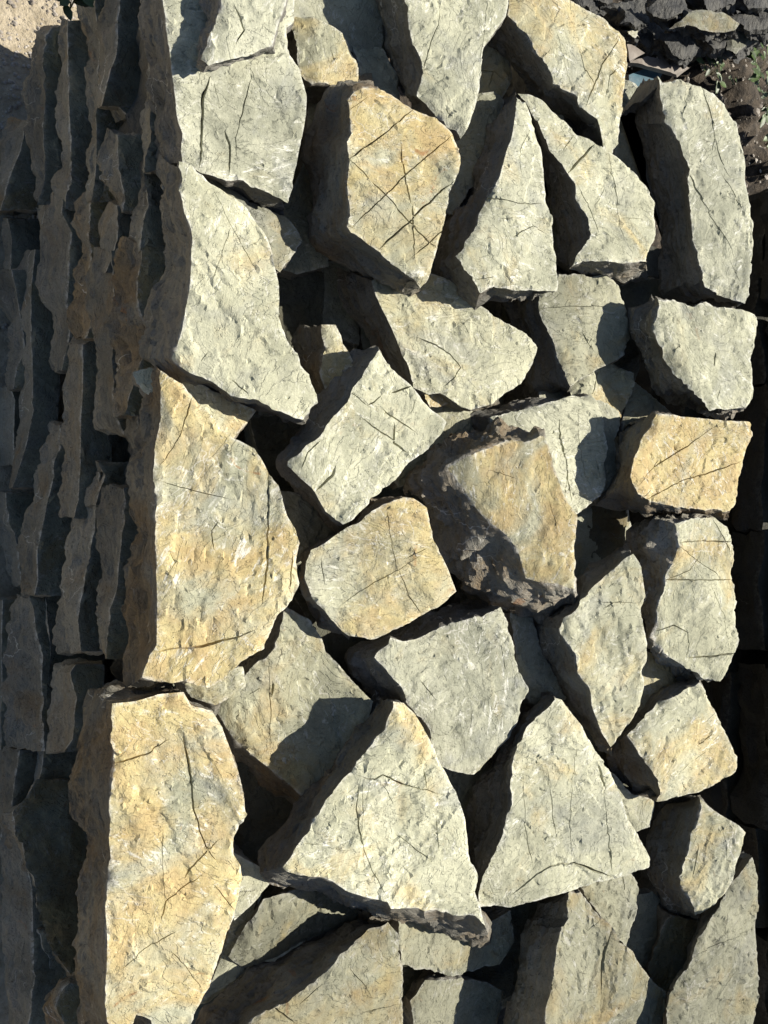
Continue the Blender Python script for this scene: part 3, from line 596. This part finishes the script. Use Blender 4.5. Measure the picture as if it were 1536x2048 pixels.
# ------------------------------------------------------------------ the shaded left wall of the stack: one slab per visible edge
GROUP_WALL = 'slabs stacked edge out in the shaded left wall'
def W(label, rows, depth=115, col=(0.25, 0.46, 0.4), thick=0.10, dz=0.0, tilt=(0.0, 0.0), **kw):
    R = [(r[2], r[0]) for r in rows]; L = [(r[1], r[0]) for r in rows]
    pts = [(a, b2) for a, b2 in zip(R, L)]
    xm = sum(a[0] for a in R) / len(R)
    back = [((a[0] * 0.35 + xm * 0.65 + depth, a[1]), None) for a in (R[-1], R[len(R) // 2], R[0])]
    z = -0.12 - (300 - xm) * 0.00255 + dz
    _seed[0] += 1
    r_ = random.Random(_seed[0] * 3 + 1)
    kw.setdefault('group', GROUP_WALL); kw.setdefault('rough', r_.uniform(0.55, 1.15)); kw.setdefault('nf', r_.choice([0.8, 1.2, 1.7]))
    kw.setdefault('edge_tone', r_.uniform(0.50, 0.72)); kw.setdefault('facets', 1)
    kw.setdefault('rim', 0.0035)
    col = (max(col[0], 0.38), col[1] * 0.50, col[2]); tilt = (tilt[0] + r_.uniform(-.12, .04), tilt[1] + r_.uniform(-.04, .04))  # tops darkened against the edges to paint in shade between the slabs
    return build_stone('stone_slab', pts + back, 0, tilt, thick, col, label, seed=_seed[0], slope=0.0, z=z, res=0.0065, **kw)
W('flat upper left wall edge of a slab next to the open gravel',
  [(57, 88, 108), (70, 74, 92), (127, 66, 90), (190, 60, 90), (250, 62, 87), (283, 62, 86), (317, 64, 91), (353, 70, 90), (385, 61, 82), (402, 70, 76)], 70)
W('narrow pale edge right of the slab beside the open gravel, pointed at its foot',
  [(40, 128, 136), (60, 114, 135), (75, 115, 136), (130, 115, 140), (180, 118, 139), (230, 115, 140), (280, 117, 142), (305, 123, 143), (340, 119, 146), (372, 115, 142), (400, 118, 130), (425, 120, 124)], 75)
W('broad shaded edge with a forked lower end, left wall at a third of its height',
  [(385, 104, 126), (427, 96, 124), (467, 77, 143), (512, 75, 140), (560, 72, 138), (590, 72, 138), (625, 100, 139), (660, 99, 140), (690, 98, 136), (740, 103, 124)], 60, dz=-0.02)
W('tall shaded edge running out of the picture at the top left, below the green leaf',
  [(-60, 142, 195), (0, 150, 190), (50, 171, 197), (100, 174, 202), (150, 178, 194), (210, 177, 193), (270, 174, 192), (330, 174, 192), (370, 176, 189), (400, 177, 184)], 70)
W('ochre pitted narrow edge in the middle of the upper left wall',
  [(402, 179, 184), (440, 164, 184), (480, 155, 184), (530, 152, 183), (570, 144, 183), (620, 143, 177), (655, 145, 180), (676, 152, 172)], 60, (0.95, 0.52, 0.35), rough=1.4)
W('slender edge at the top of the wall tapering down to a point',
  [(-60, 214, 246), (0, 210, 239), (60, 203, 236), (110, 202, 230), (150, 203, 220), (185, 200, 210), (212, 198, 203)], 120, col=(0.2, 0.40, 0.4))
W('great dark broken slab face sunk between two edges at the top of the wall',
  [(-60, 240, 250), (60, 232, 245), (150, 216, 236), (200, 200, 225), (238, 200, 262), (247, 272, 275)], 60, (0.3, 0.42, 0.5), dz=-0.07, thick=0.14)
W('spindle shaped edge high on the wall, left of the topmost slab',
  [(127, 298, 303), (165, 286, 303), (205, 277, 304), (245, 277, 300), (290, 283, 298), (320, 285, 294), (345, 287, 290)], 90, (0.4, 0.40, 0.35))
W('thin crooked edge under the spindle shaped edge, beside the big pale slab',
  [(345, 286, 290), (380, 283, 293), (410, 279, 294), (440, 273, 288), (470, 270, 284), (500, 266, 281)], 80, (0.25, 0.40, 0.5), dz=-0.03)
W('leaf shaped grey edge with a dark flat face to its right, upper wall',
  [(270, 228, 236), (290, 220, 231), (315, 206, 236), (340, 204, 243), (370, 218, 249), (400, 233, 250), (420, 244, 249)], 80, (0.15, 0.40, 0.35))
W('orange stained fragment crammed behind the leaf shaped grey edge',
  [(232, 200, 245), (270, 202, 235), (300, 204, 225), (330, 195, 212), (365, 189, 215), (400, 187, 200)], 60, (1.0, 0.55, 0.4), dz=-0.06, rough=1.5)
W('lens shaped edge left of the thin crooked edge, over the long stained edge',
  [(415, 226, 233), (450, 206, 233), (480, 198, 236), (515, 192, 224), (545, 190, 212)], 70, (0.25, 0.40, 0.35))
W('long wavy edge ending in a rusty blotch and a blunt foot, middle of the wall',
  [(500, 190, 224), (560, 180, 229), (610, 173, 228), (660, 184, 224), (690, 188, 222), (740, 187, 226), (790, 184, 226), (830, 184, 235), (858, 196, 247), (868, 215, 252)], 60, (0.45, 0.40, 0.35), thick=0.11)
W('long yellow and ochre streaked edge beside the leftmost flank of the big pale slab',
  [(487, 242, 285), (512, 234, 285), (560, 228, 277), (610, 228, 276), (650, 229, 290), (700, 222, 287), (750, 230, 276), (800, 229, 258), (832, 229, 245)], 70, (1.0, 0.52, 0.4), rough=1.4)
W('shaded splinter edge in the wall left of the top of the orange stained slab',
  [(745, 266, 292), (790, 262, 284), (830, 250, 276), (870, 248, 276), (900, 270, 277)], 50, (0.2, 0.40, 0.35), dz=-0.03)
W('long slanting edge with a white nick at its top, middle of the wall',
  [(678, 150, 183), (690, 135, 166), (720, 130, 167), (790, 118, 166), (830, 118, 163), (880, 122, 162), (940, 122, 162), (1000, 118, 157), (1035, 120, 150)], 62, (0.2, 0.40, 0.4))
W('crooked edge left of the long slanting edge, its foot split by a dark slit',
  [(850, 100, 122), (900, 85, 121), (950, 73, 108), (1000, 63, 95), (1050, 46, 86), (1100, 36, 76), (1160, 37, 77), (1190, 38, 70)], 75)
W('broad spread edge low in the wall, right of the black hollow at the left edge',
  [(1190, 36, 62), (1215, 21, 66), (1250, 14, 74), (1310, 7, 86), (1360, 8, 83), (1430, 8, 85), (1500, 3, 88)], 55, (0.3, 0.40, 0.35))
W('long cracked edge in the lower left corner of the wall',
  [(1500, 0, 40), (1560, -6, 30), (1640, -6, 24), (1700, -4, 50), (1780, -4, 65), (1860, 0, 66), (1950, 5, 70), (2048, 8, 60), (2100, 5, 55)], 70, (0.3, 0.40, 0.35))
W('thin edge at the left border of the photo, by the forked broad edge',
  [(500, 45, 70), (560, 38, 64), (600, 36, 62), (660, 30, 64), (700, 31, 65), (770, 46, 66), (830, 40, 65), (880, 30, 56), (920, 22, 44), (975, 20, 26)], 60, (0.3, 0.40, 0.35))
W('bluish edge at the left border above the dark hollow',
  [(540, -5, 24), (600, 4, 36), (640, 14, 42), (700, 22, 50), (740, 10, 35), (775, 12, 30)], 60, (0.1, 0.42, 0.4))
W('blunt edge at the left border below the two lit gravel patches',
  [(437, 3, 16), (480, 3, 24), (530, 4, 22), (545, 8, 20)], 70, (0.3, 0.40, 0.4))
W('small wedge edge under the broad forked edge, near the left border',
  [(405, 60, 100), (430, 63, 92), (455, 78, 86)], 50, (0.25, 0.43, 0.35), dz=-0.05)
W('mossy slab end at the left border beside the gravel',
  [(238, 20, 60), (262, 12, 50), (300, 0, 42), (350, -10, 20), (420, -15, 2)], 90, (0.7, 0.40, 0.5))
W('leaning edge in the middle of the wall with a wide rounded foot',
  [(940, 165, 193), (1000, 150, 193), (1060, 138, 190), (1090, 130, 182), (1150, 119, 174), (1200, 110, 162), (1240, 113, 156), (1280, 116, 160), (1303, 120, 162)], 52, (0.22, 0.40, 0.35), dz=0.0)
W('upright edge topped by an orange stain, just left of the tall orange slab',
  [(975, 202, 250), (1000, 195, 252), (1060, 193, 245), (1120, 192, 240), (1180, 190, 235), (1220, 190, 222), (1260, 184, 218), (1290, 186, 215), (1318, 205, 214)], 60, (0.4, 0.40, 0.35))
W('thin upright sliver edge over the black notch in the middle of the wall',
  [(925, 193, 199), (950, 191, 212), (980, 176, 200), (1010, 165, 190)], 60, (0.2, 0.40, 0.35), dz=-0.04)
W('short block edge with a dark top, left of the yellow stained slab',
  [(1328, 108, 150), (1345, 104, 140), (1400, 103, 155), (1440, 98, 150), (1480, 95, 147), (1505, 92, 130)], 60, (0.3, 0.40, 0.35), thick=0.13)
W('dark block streaked with moss in the lower wall',
  [(1560, 58, 75), (1600, 36, 52), (1631, 20, 30), (1720, 40, 50), (1790, 66, 76), (1853, 70, 82), (1906, 95, 108), (1950, 130, 145)], 105, (0.75, 0.36, 0.5), dz=-0.02, thick=0.14, rough=1.8)
W('rusty knob of rock at the bottom of the wall against the yellow stained slab',
  [(1965, 125, 140), (1985, 106, 125), (2010, 101, 120), (2050, 110, 125), (2090, 110, 125)], 50, (1.0, 0.42, 0.5), rough=1.6)
W('shaded edge behind the mossy block, low in the wall',
  [(1480, 60, 92), (1540, 45, 85), (1590, 40, 70)], 90, (0.25, 0.43, 0.35), dz=-0.05)
W('dim edge between the mossy block and the cracked corner edge, near the bottom',
  [(1860, 66, 76), (1920, 70, 100), (1990, 66, 95), (2060, 60, 80), (2100, 55, 75)], 90, (0.25, 0.42, 0.4), dz=-0.08)
W('dim edge by the black hollow at the left border, middle height',
  [(985, -8, 12), (1040, -6, 16), (1100, 10, 35), (1170, 28, 42)], 55, (0.35, 0.44, 0.35), dz=-0.02)
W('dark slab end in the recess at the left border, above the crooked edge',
  [(775, 0, 20), (800, -6, 30), (860, -8, 28), (930, 0, 30)], 70, (0.1, 0.16, 0.35), dz=-0.06)  # tone of this and the other recessed slabs darkened for gap shade
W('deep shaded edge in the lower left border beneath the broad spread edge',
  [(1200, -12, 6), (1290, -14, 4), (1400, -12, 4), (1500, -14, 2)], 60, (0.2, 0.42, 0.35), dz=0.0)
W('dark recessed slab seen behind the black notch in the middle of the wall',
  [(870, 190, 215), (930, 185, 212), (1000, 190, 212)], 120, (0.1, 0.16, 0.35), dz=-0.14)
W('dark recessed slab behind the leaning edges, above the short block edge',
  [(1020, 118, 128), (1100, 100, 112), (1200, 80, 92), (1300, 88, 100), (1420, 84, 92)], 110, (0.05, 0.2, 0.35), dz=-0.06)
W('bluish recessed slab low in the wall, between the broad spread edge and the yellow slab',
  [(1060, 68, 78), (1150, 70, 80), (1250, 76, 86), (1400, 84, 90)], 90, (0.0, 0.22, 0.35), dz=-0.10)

# ------------------------------------------------------------------ stones that carry the heap outside and below the picture, or keep sun out of it
def project(P):
    v = np.asarray(P, float) - CAM; d = v @ FWD
    return (768 + FPX * (v @ RGT) / d, 1024 - FPX * (v @ UPV) / d)
def B(label, x0, x1, y0, y1, z, thick=0.12, col=(0.2, 0.40, 0.4), group=None, res=0.016, mats=None, slope=0.0, name='stone_slab', rough=1.5, cut=0.04, tone=0.3):
    _seed[0] += 1
    r_ = random.Random(_seed[0] * 7)
    j = lambda: r_.uniform(-cut, cut)
    c = [(x0 + j(), y0 + j()), ((x0 + x1) / 2 + j(), y0 + j() * .5), (x1 + j(), y0 + j()), (x1 + j() * .6, (y0 + y1) / 2 + j()), (x1 + j(), y1 + j()),
         ((x0 + x1) / 2 + j(), y1 + j() * .5), (x0 + j(), y1 + j()), (x0 + j() * .6, (y0 + y1) / 2 + j())]
    zc = z
    pts = [(project((a, b2, zc + slope * (a - (x0 + x1) / 2))), None) for a, b2 in c]
    # the builder finds the centre from the pixel mean, so hand it the height there
    return build_stone(name, pts, 0, (0, 0), thick, col, label, seed=_seed[0], slope=slope, group=group,
                       z=zc - slope * ((x0 + x1) / 2 - X0), res=res, matpair=mats, rough=rough, edge_tone=tone)
rr = random.Random(5)
for k in range(7):
    z = -0.05 - 0.13 * k
    for y0, y1 in ((0.98, 1.12), (1.13, 1.28)):
        B('wall slab of the stack beyond the top edge of the photo', 0.44, 0.85, y0, y1 + rr.uniform(-.015, .01), z, group='slabs of the stack beyond the top of the photo')
for k in range(6):
    z = -0.02 - 0.16 * k
    for q in range(5):
        y0 = -1.35 + q * 0.50 + rr.uniform(-.05, .05)
        B('unseen slab under the right edge of the heap, added to block sun', 1.28, 1.62 + 0.01 * k, y0, y0 + 0.47, z, 0.15, group='slabs added beneath the right edge of the heap')  # unseen slabs, added so sun does not leak in under the heap
for q in range(6):
    B('unseen rough slab added behind the left wall face to block sun', 0.395, 0.52, -1.32 + q * 0.42, -0.92 + q * 0.42, -0.19, 0.3, (0.1, 0.25, 0.3), group='slabs added behind the wall face', cut=0.015)  # unseen row, added to stop sun reaching the wall from behind
for q in range(5):
    for p_ in range(3):
        B('rough slab bedded in the core of the heap', 0.42 + p_ * 0.3, 0.70 + p_ * 0.3, -1.3 + q * 0.5, -0.85 + q * 0.5, -0.50 + 0.03 * p_, 0.4, group='slabs in the core of the heap')
# the neighbouring stack across the gap: only its shaded face shows along the right border
for k in range(9):
    z = 0.13 - 0.125 * k
    y = -2.3 + rr.uniform(-.2, 0)
    while y < 0.85:
        L = rr.uniform(0.3, 0.55)
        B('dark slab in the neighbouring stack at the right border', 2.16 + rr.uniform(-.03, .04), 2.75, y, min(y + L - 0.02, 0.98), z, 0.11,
          (0.4, 0.06, 0.2), group='slabs of the neighbouring stack', tone=0.09, res=0.02, cut=0.03)  # near-black tone stands in for the shade on this face
        y += L

# ------------------------------------------------------------------ dark rubble heap, boards, blue sheet at the upper right
DK = (M_DARK, M_DARK)
def RK(label, trace, z, tilt=(0, 0), thick=0.09, rough=2.0, mp=None, col=(0, .5, .5)):
    _seed[0] += 1
    return build_stone('rock', parse(trace), 0, tilt, thick, col, label, seed=_seed[0], slope=0.0, z=z, matpair=mp or DK, rough=rough, res=0.009, facets=5,
                       group='dark jagged rocks heaped in the upper right corner')
RK('jagged dark rock with a sunlit ochre rim, topmost in the upper right heap', '1351,50/1345,56 1387,18 1450,25 1484,45 1471,60/1475,70 1424,63/1424,74 1377,55/1370,66', -0.22, (0.15, 0.1), mp=(M_TOP, M_DARK), col=(0.6, 0.24, 0.4))  # lighter top face material stands in for the sunlit rim
RK('dark rock at the top border, right of the veined slab tip', '1300,8/1295,14 1340,-25 1382,3 1377,23/1380,34 1334,37/1334,48 1311,30/1302,38', -0.26, (0.1, 0.1))
RK('dark rock with a light lower lip against the corner of the veined slab', '1240,48/1238,55 1254,8 1307,37 1290,47/1292,58 1257,55/1257,66', -0.32)
RK('pointed dark rock hanging over the weathered boards', '1324,67/1318,80 1361,60 1401,90/1405,97 1364,120/1366,130 1344,110/1335,116', -0.32, (0.05, 0.2))
RK('round shouldered dark rock in the middle of the upper right heap', '1395,67/1390,76 1454,66 1462,92/1463,102 1424,100/1422,110', -0.34)
RK('dark rock lying on the edge of the dirt bank', '1457,63/1452,72 1521,64 1517,80/1520,88 1474,103/1474,114 1454,100/1448,106', -0.32, (0.1, 0.1), mp=(M_TOP, M_DARK), col=(0.1, 0.24, 0.6))
RK('black rock at the right border of the upper right heap', '1467,27/1462,38 1497,18 1570,20 1570,63/1570,74 1504,58/1502,68 1481,43/1478,52', -0.24)
RK('small rock at the top border between two black rocks', '1405,-15 1475,-15 1465,6/1467,14 1431,17/1431,26 1412,8/1406,14', -0.22)
RK('rock in the very corner with a rusty spot', '1488,-20 1570,-20 1570,14/1570,20 1500,16/1498,24', -0.2)
RK('little pale rock touching the tip of the veined slab', '1247,60/1243,66 1277,55 1284,78/1286,86 1271,80/1268,88', -0.34, mp=(M_TOP, M_DARK), col=(0.5, 0.42, 0.4))
RK('small dark rock beside the little pale rock', '1277,57 1316,68 1297,93/1297,102 1281,83/1277,90', -0.38)
RK('flat dark rock under the top border near the centre right', '1150,-15 1190,-5 1207,14/1209,22 1185,22/1182,30 1160,8', -0.30)
RK('dark chip beside the flat dark rock at the top border', '1182,-15 1228,-10 1226,3/1228,9 1212,10/1210,16', -0.28)
RK('broad black rock filling the base of the upper right heap', '1230,10 1330,-30 1420,0 1410,110 1330,90 1260,60', -0.46, thick=0.2)
RK('broad black rock at the back of the upper right heap', '1400,-30 1580,-30 1580,60 1500,80 1410,80', -0.42, thick=0.2)
RK('black rock sunk under the boards', '1240,60 1320,80 1400,110 1380,160 1280,180 1240,140', -0.62, thick=0.2)
WD = (M_WOOD, M_WOOD)
def PL(name, cat, label, trace, z, thick, mats, tilt=(0, 0)):
    _seed[0] += 1
    return build_stone(name, parse(trace), 0, tilt, thick, (0, .5, .5), label, seed=_seed[0], slope=0.0, z=z, matpair=mats, rough=0.12, res=0.012)
PL('wooden_board', 'board', 'weathered wooden board lying by the blue sheet, longer of two', '1262,122 1295,112 1378,131/1380,136 1354,148/1354,156', -0.40, 0.03, WD)
PL('wooden_board', 'board', 'short weathered board end beside the veined slab', '1255,88 1262,86 1290,106 1262,120/1262,127', -0.38, 0.03, WD)
PL('blue_sheet', 'sheet', 'blue sheet on the ground behind the tip of the grey slab', '1258,150 1290,137 1330,143 1300,190 1262,188', -0.46, 0.006, (M_BLUE, M_BLUE))

# ------------------------------------------------------------------ ground, gravel
GZ = -0.98
def ground_h(X, Y):
    P = np.c_[X, Y, np.zeros(len(X))]
    h = fbm(P, 1.2, 3, 4) * 0.02 + fbm(P, 14, 4, 4) * 0.006
    bank = sstep(1.75, 2.5, X) * sstep(0.95, 1.5, Y)
    return GZ + h + bank * (0.40 + fbm(P, 6, 8, 4, .6) * 0.06)
def axis(c, fine, n, far):
    a = np.arange(n) * fine; k = 60
    tail = a[-1] + fine * np.cumsum(1.13 ** np.arange(1, k + 1)); tail = tail[tail < far]
    h = np.concatenate([a, tail, [far]]); return np.concatenate([c - h[::-1][:-1], c + h])
xs, ys = axis(1.5, 0.03, 60, 90), axis(1.2, 0.03, 60, 90)
GX, GY = np.meshgrid(xs, ys); gz = ground_h(GX.ravel(), GY.ravel())
nx, ny = len(xs), len(ys)
me = bpy.data.meshes.new('ground')
fc = [(j * nx + i, j * nx + i + 1, (j + 1) * nx + i + 1, (j + 1) * nx + i) for j in range(ny - 1) for i in range(nx - 1)]
me.from_pydata(np.c_[GX.ravel(), GY.ravel(), gz].tolist(), [], fc)
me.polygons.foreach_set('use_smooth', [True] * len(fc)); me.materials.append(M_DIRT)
tag(ob('ground', me), kind='structure')
def pebbles(name, n, xr, yr, s0, s1, mat, label, seed):
    rg = np.random.default_rng(seed)
    ico = [(0, 0, 1), (.9, 0, .2), (.3, .85, .25), (-.7, .5, .2), (-.7, -.5, .25), (.3, -.9, .2), (.2, .1, -.6)]
    fa = [(0, 1, 2), (0, 2, 3), (0, 3, 4), (0, 4, 5), (0, 5, 1), (6, 2, 1), (6, 3, 2), (6, 4, 3), (6, 5, 4), (6, 1, 5)]
    X = rg.uniform(*xr, n); Y = rg.uniform(*yr, n); Z = ground_h(X, Y)
    V, F = [], []
    for k in range(n):
        s = s0 + (s1 - s0) * rg.random() ** 3; a = rg.uniform(0, 6.28); ca, sa = math.cos(a), math.sin(a); fl = rg.uniform(.4, .8); el = rg.uniform(.6, 1.1)
        b0 = len(V)
        for p in ico:
            q = np.array(p) * rg.uniform(.75, 1.2, 3); px, py, pz = q[0] * s, q[1] * s * el, q[2] * s * fl
            V.append((X[k] + px * ca - py * sa, Y[k] + px * sa + py * ca, Z[k] + pz + s * .15))
        F += [tuple(b0 + i for i in f) for f in fa]
    me = bpy.data.meshes.new(name); me.from_pydata(V, [], F); me.materials.append(mat)
    tag(ob(name, me), label, 'gravel', kind='stuff')
pebbles('gravel', 9000, (-0.3, 0.6), (0.5, 1.9), 0.0016, 0.010, M_PEB, 'loose tan gravel on the ground beside the stack', 1)
pebbles('gravel', 2500, (1.7, 3.2), (0.9, 2.6), 0.003, 0.016, M_PEB, 'loose stones on the dirt bank', 2)

# ------------------------------------------------------------------ weeds
def leafy(name, label, base, n, seed, size=0.03, hgt=0.12, spread=0.06):
    rg = random.Random(seed)
    V, F, SV, SF = [], [], [], []
    for k in range(n):
        a = rg.uniform(0, 6.28); hh = rg.uniform(.3, 1) * hgt; rr_ = rg.uniform(.2, 1) * spread
        tip = Vector((math.cos(a) * rr_, math.sin(a) * rr_, hh))
        # stem: three-sided tapering tube
        prev = None
        for s in range(4):
            c = Vector((tip.x * (s / 3) ** 1.5, tip.y * (s / 3) ** 1.5, tip.z * s / 3)); w_ = 0.0013 * (1 - s / 5)
            b0 = len(SV)
            for q in range(3): SV.append(tuple(c + Vector((math.cos(q * 2.09) * w_, math.sin(q * 2.09) * w_, 0))))
            if prev is not None:
                for q in range(3): SF.append((prev + q, prev + (q + 1) % 3, b0 + (q + 1) % 3, b0 + q))
            prev = b0
        for l in range(3):
            la = a + rg.uniform(-1.6, 1.6); L = size * rg.uniform(.6, 1.2); st = tip * rg.uniform(.55, 1)
            d = Vector((math.cos(la), math.sin(la), rg.uniform(-.2, .5))).normalized(); sd2 = d.cross(Vector((0, 0, 1))).normalized()
            nrm2 = d.cross(sd2) * -1
            b0 = len(V); prof = [(0, 0), (.25, .22), (.55, .27), (.8, .16), (1, 0)]
            for u, wv in prof:
                c = st + d * L * u - Vector((0, 0, 1)) * L * .25 * u * u
                V += [tuple(c - sd2 * L * wv), tuple(c + nrm2 * L * -.05), tuple(c + sd2 * L * wv)]
            for i in range(4):
                F += [(b0 + 3 * i, b0 + 3 * i + 1, b0 + 3 * i + 4, b0 + 3 * i + 3), (b0 + 3 * i + 1, b0 + 3 * i + 2, b0 + 3 * i + 5, b0 + 3 * i + 4)]
    e = ob(name, None, base); tag(e, label, 'weed')
    m1 = bpy.data.meshes.new('leaves'); m1.from_pydata(V, [], F); m1.materials.append(M_LEAF)
    m1.polygons.foreach_set('use_smooth', [True] * len(F))
    m2 = bpy.data.meshes.new('stem'); m2.from_pydata(SV, [], SF); m2.materials.append(M_STEM)
    ob('leaves', m1, parent=e); ob('stem', m2, parent=e)
def at(x, y, z): return on_plane((x, y), (0, 0, z), 0, 0)
leafy('weed', 'green weed growing on the dirt at the right border, under the rubble', at(1505, 150, -0.45), 14, 3, 0.05, 0.12, 0.12)
leafy('weed', 'weed with small leaves just below the boards', at(1420, 150, -0.5), 9, 4, 0.04, 0.08, 0.09)
leafy('weed', 'weed at the right border beside the top of the slanting-cracked grey slab', at(1525, 215, -0.45), 12, 6, 0.045, 0.1, 0.1)
leafy('weed', 'weed by the right border below the others', at(1530, 290, -0.5), 10, 8, 0.045, 0.12, 0.1)
leafy('weed', 'single leafy sprig at the top left above the slab edges', at(140, 18, -0.38), 5, 9, 0.055, 0.07, 0.03)
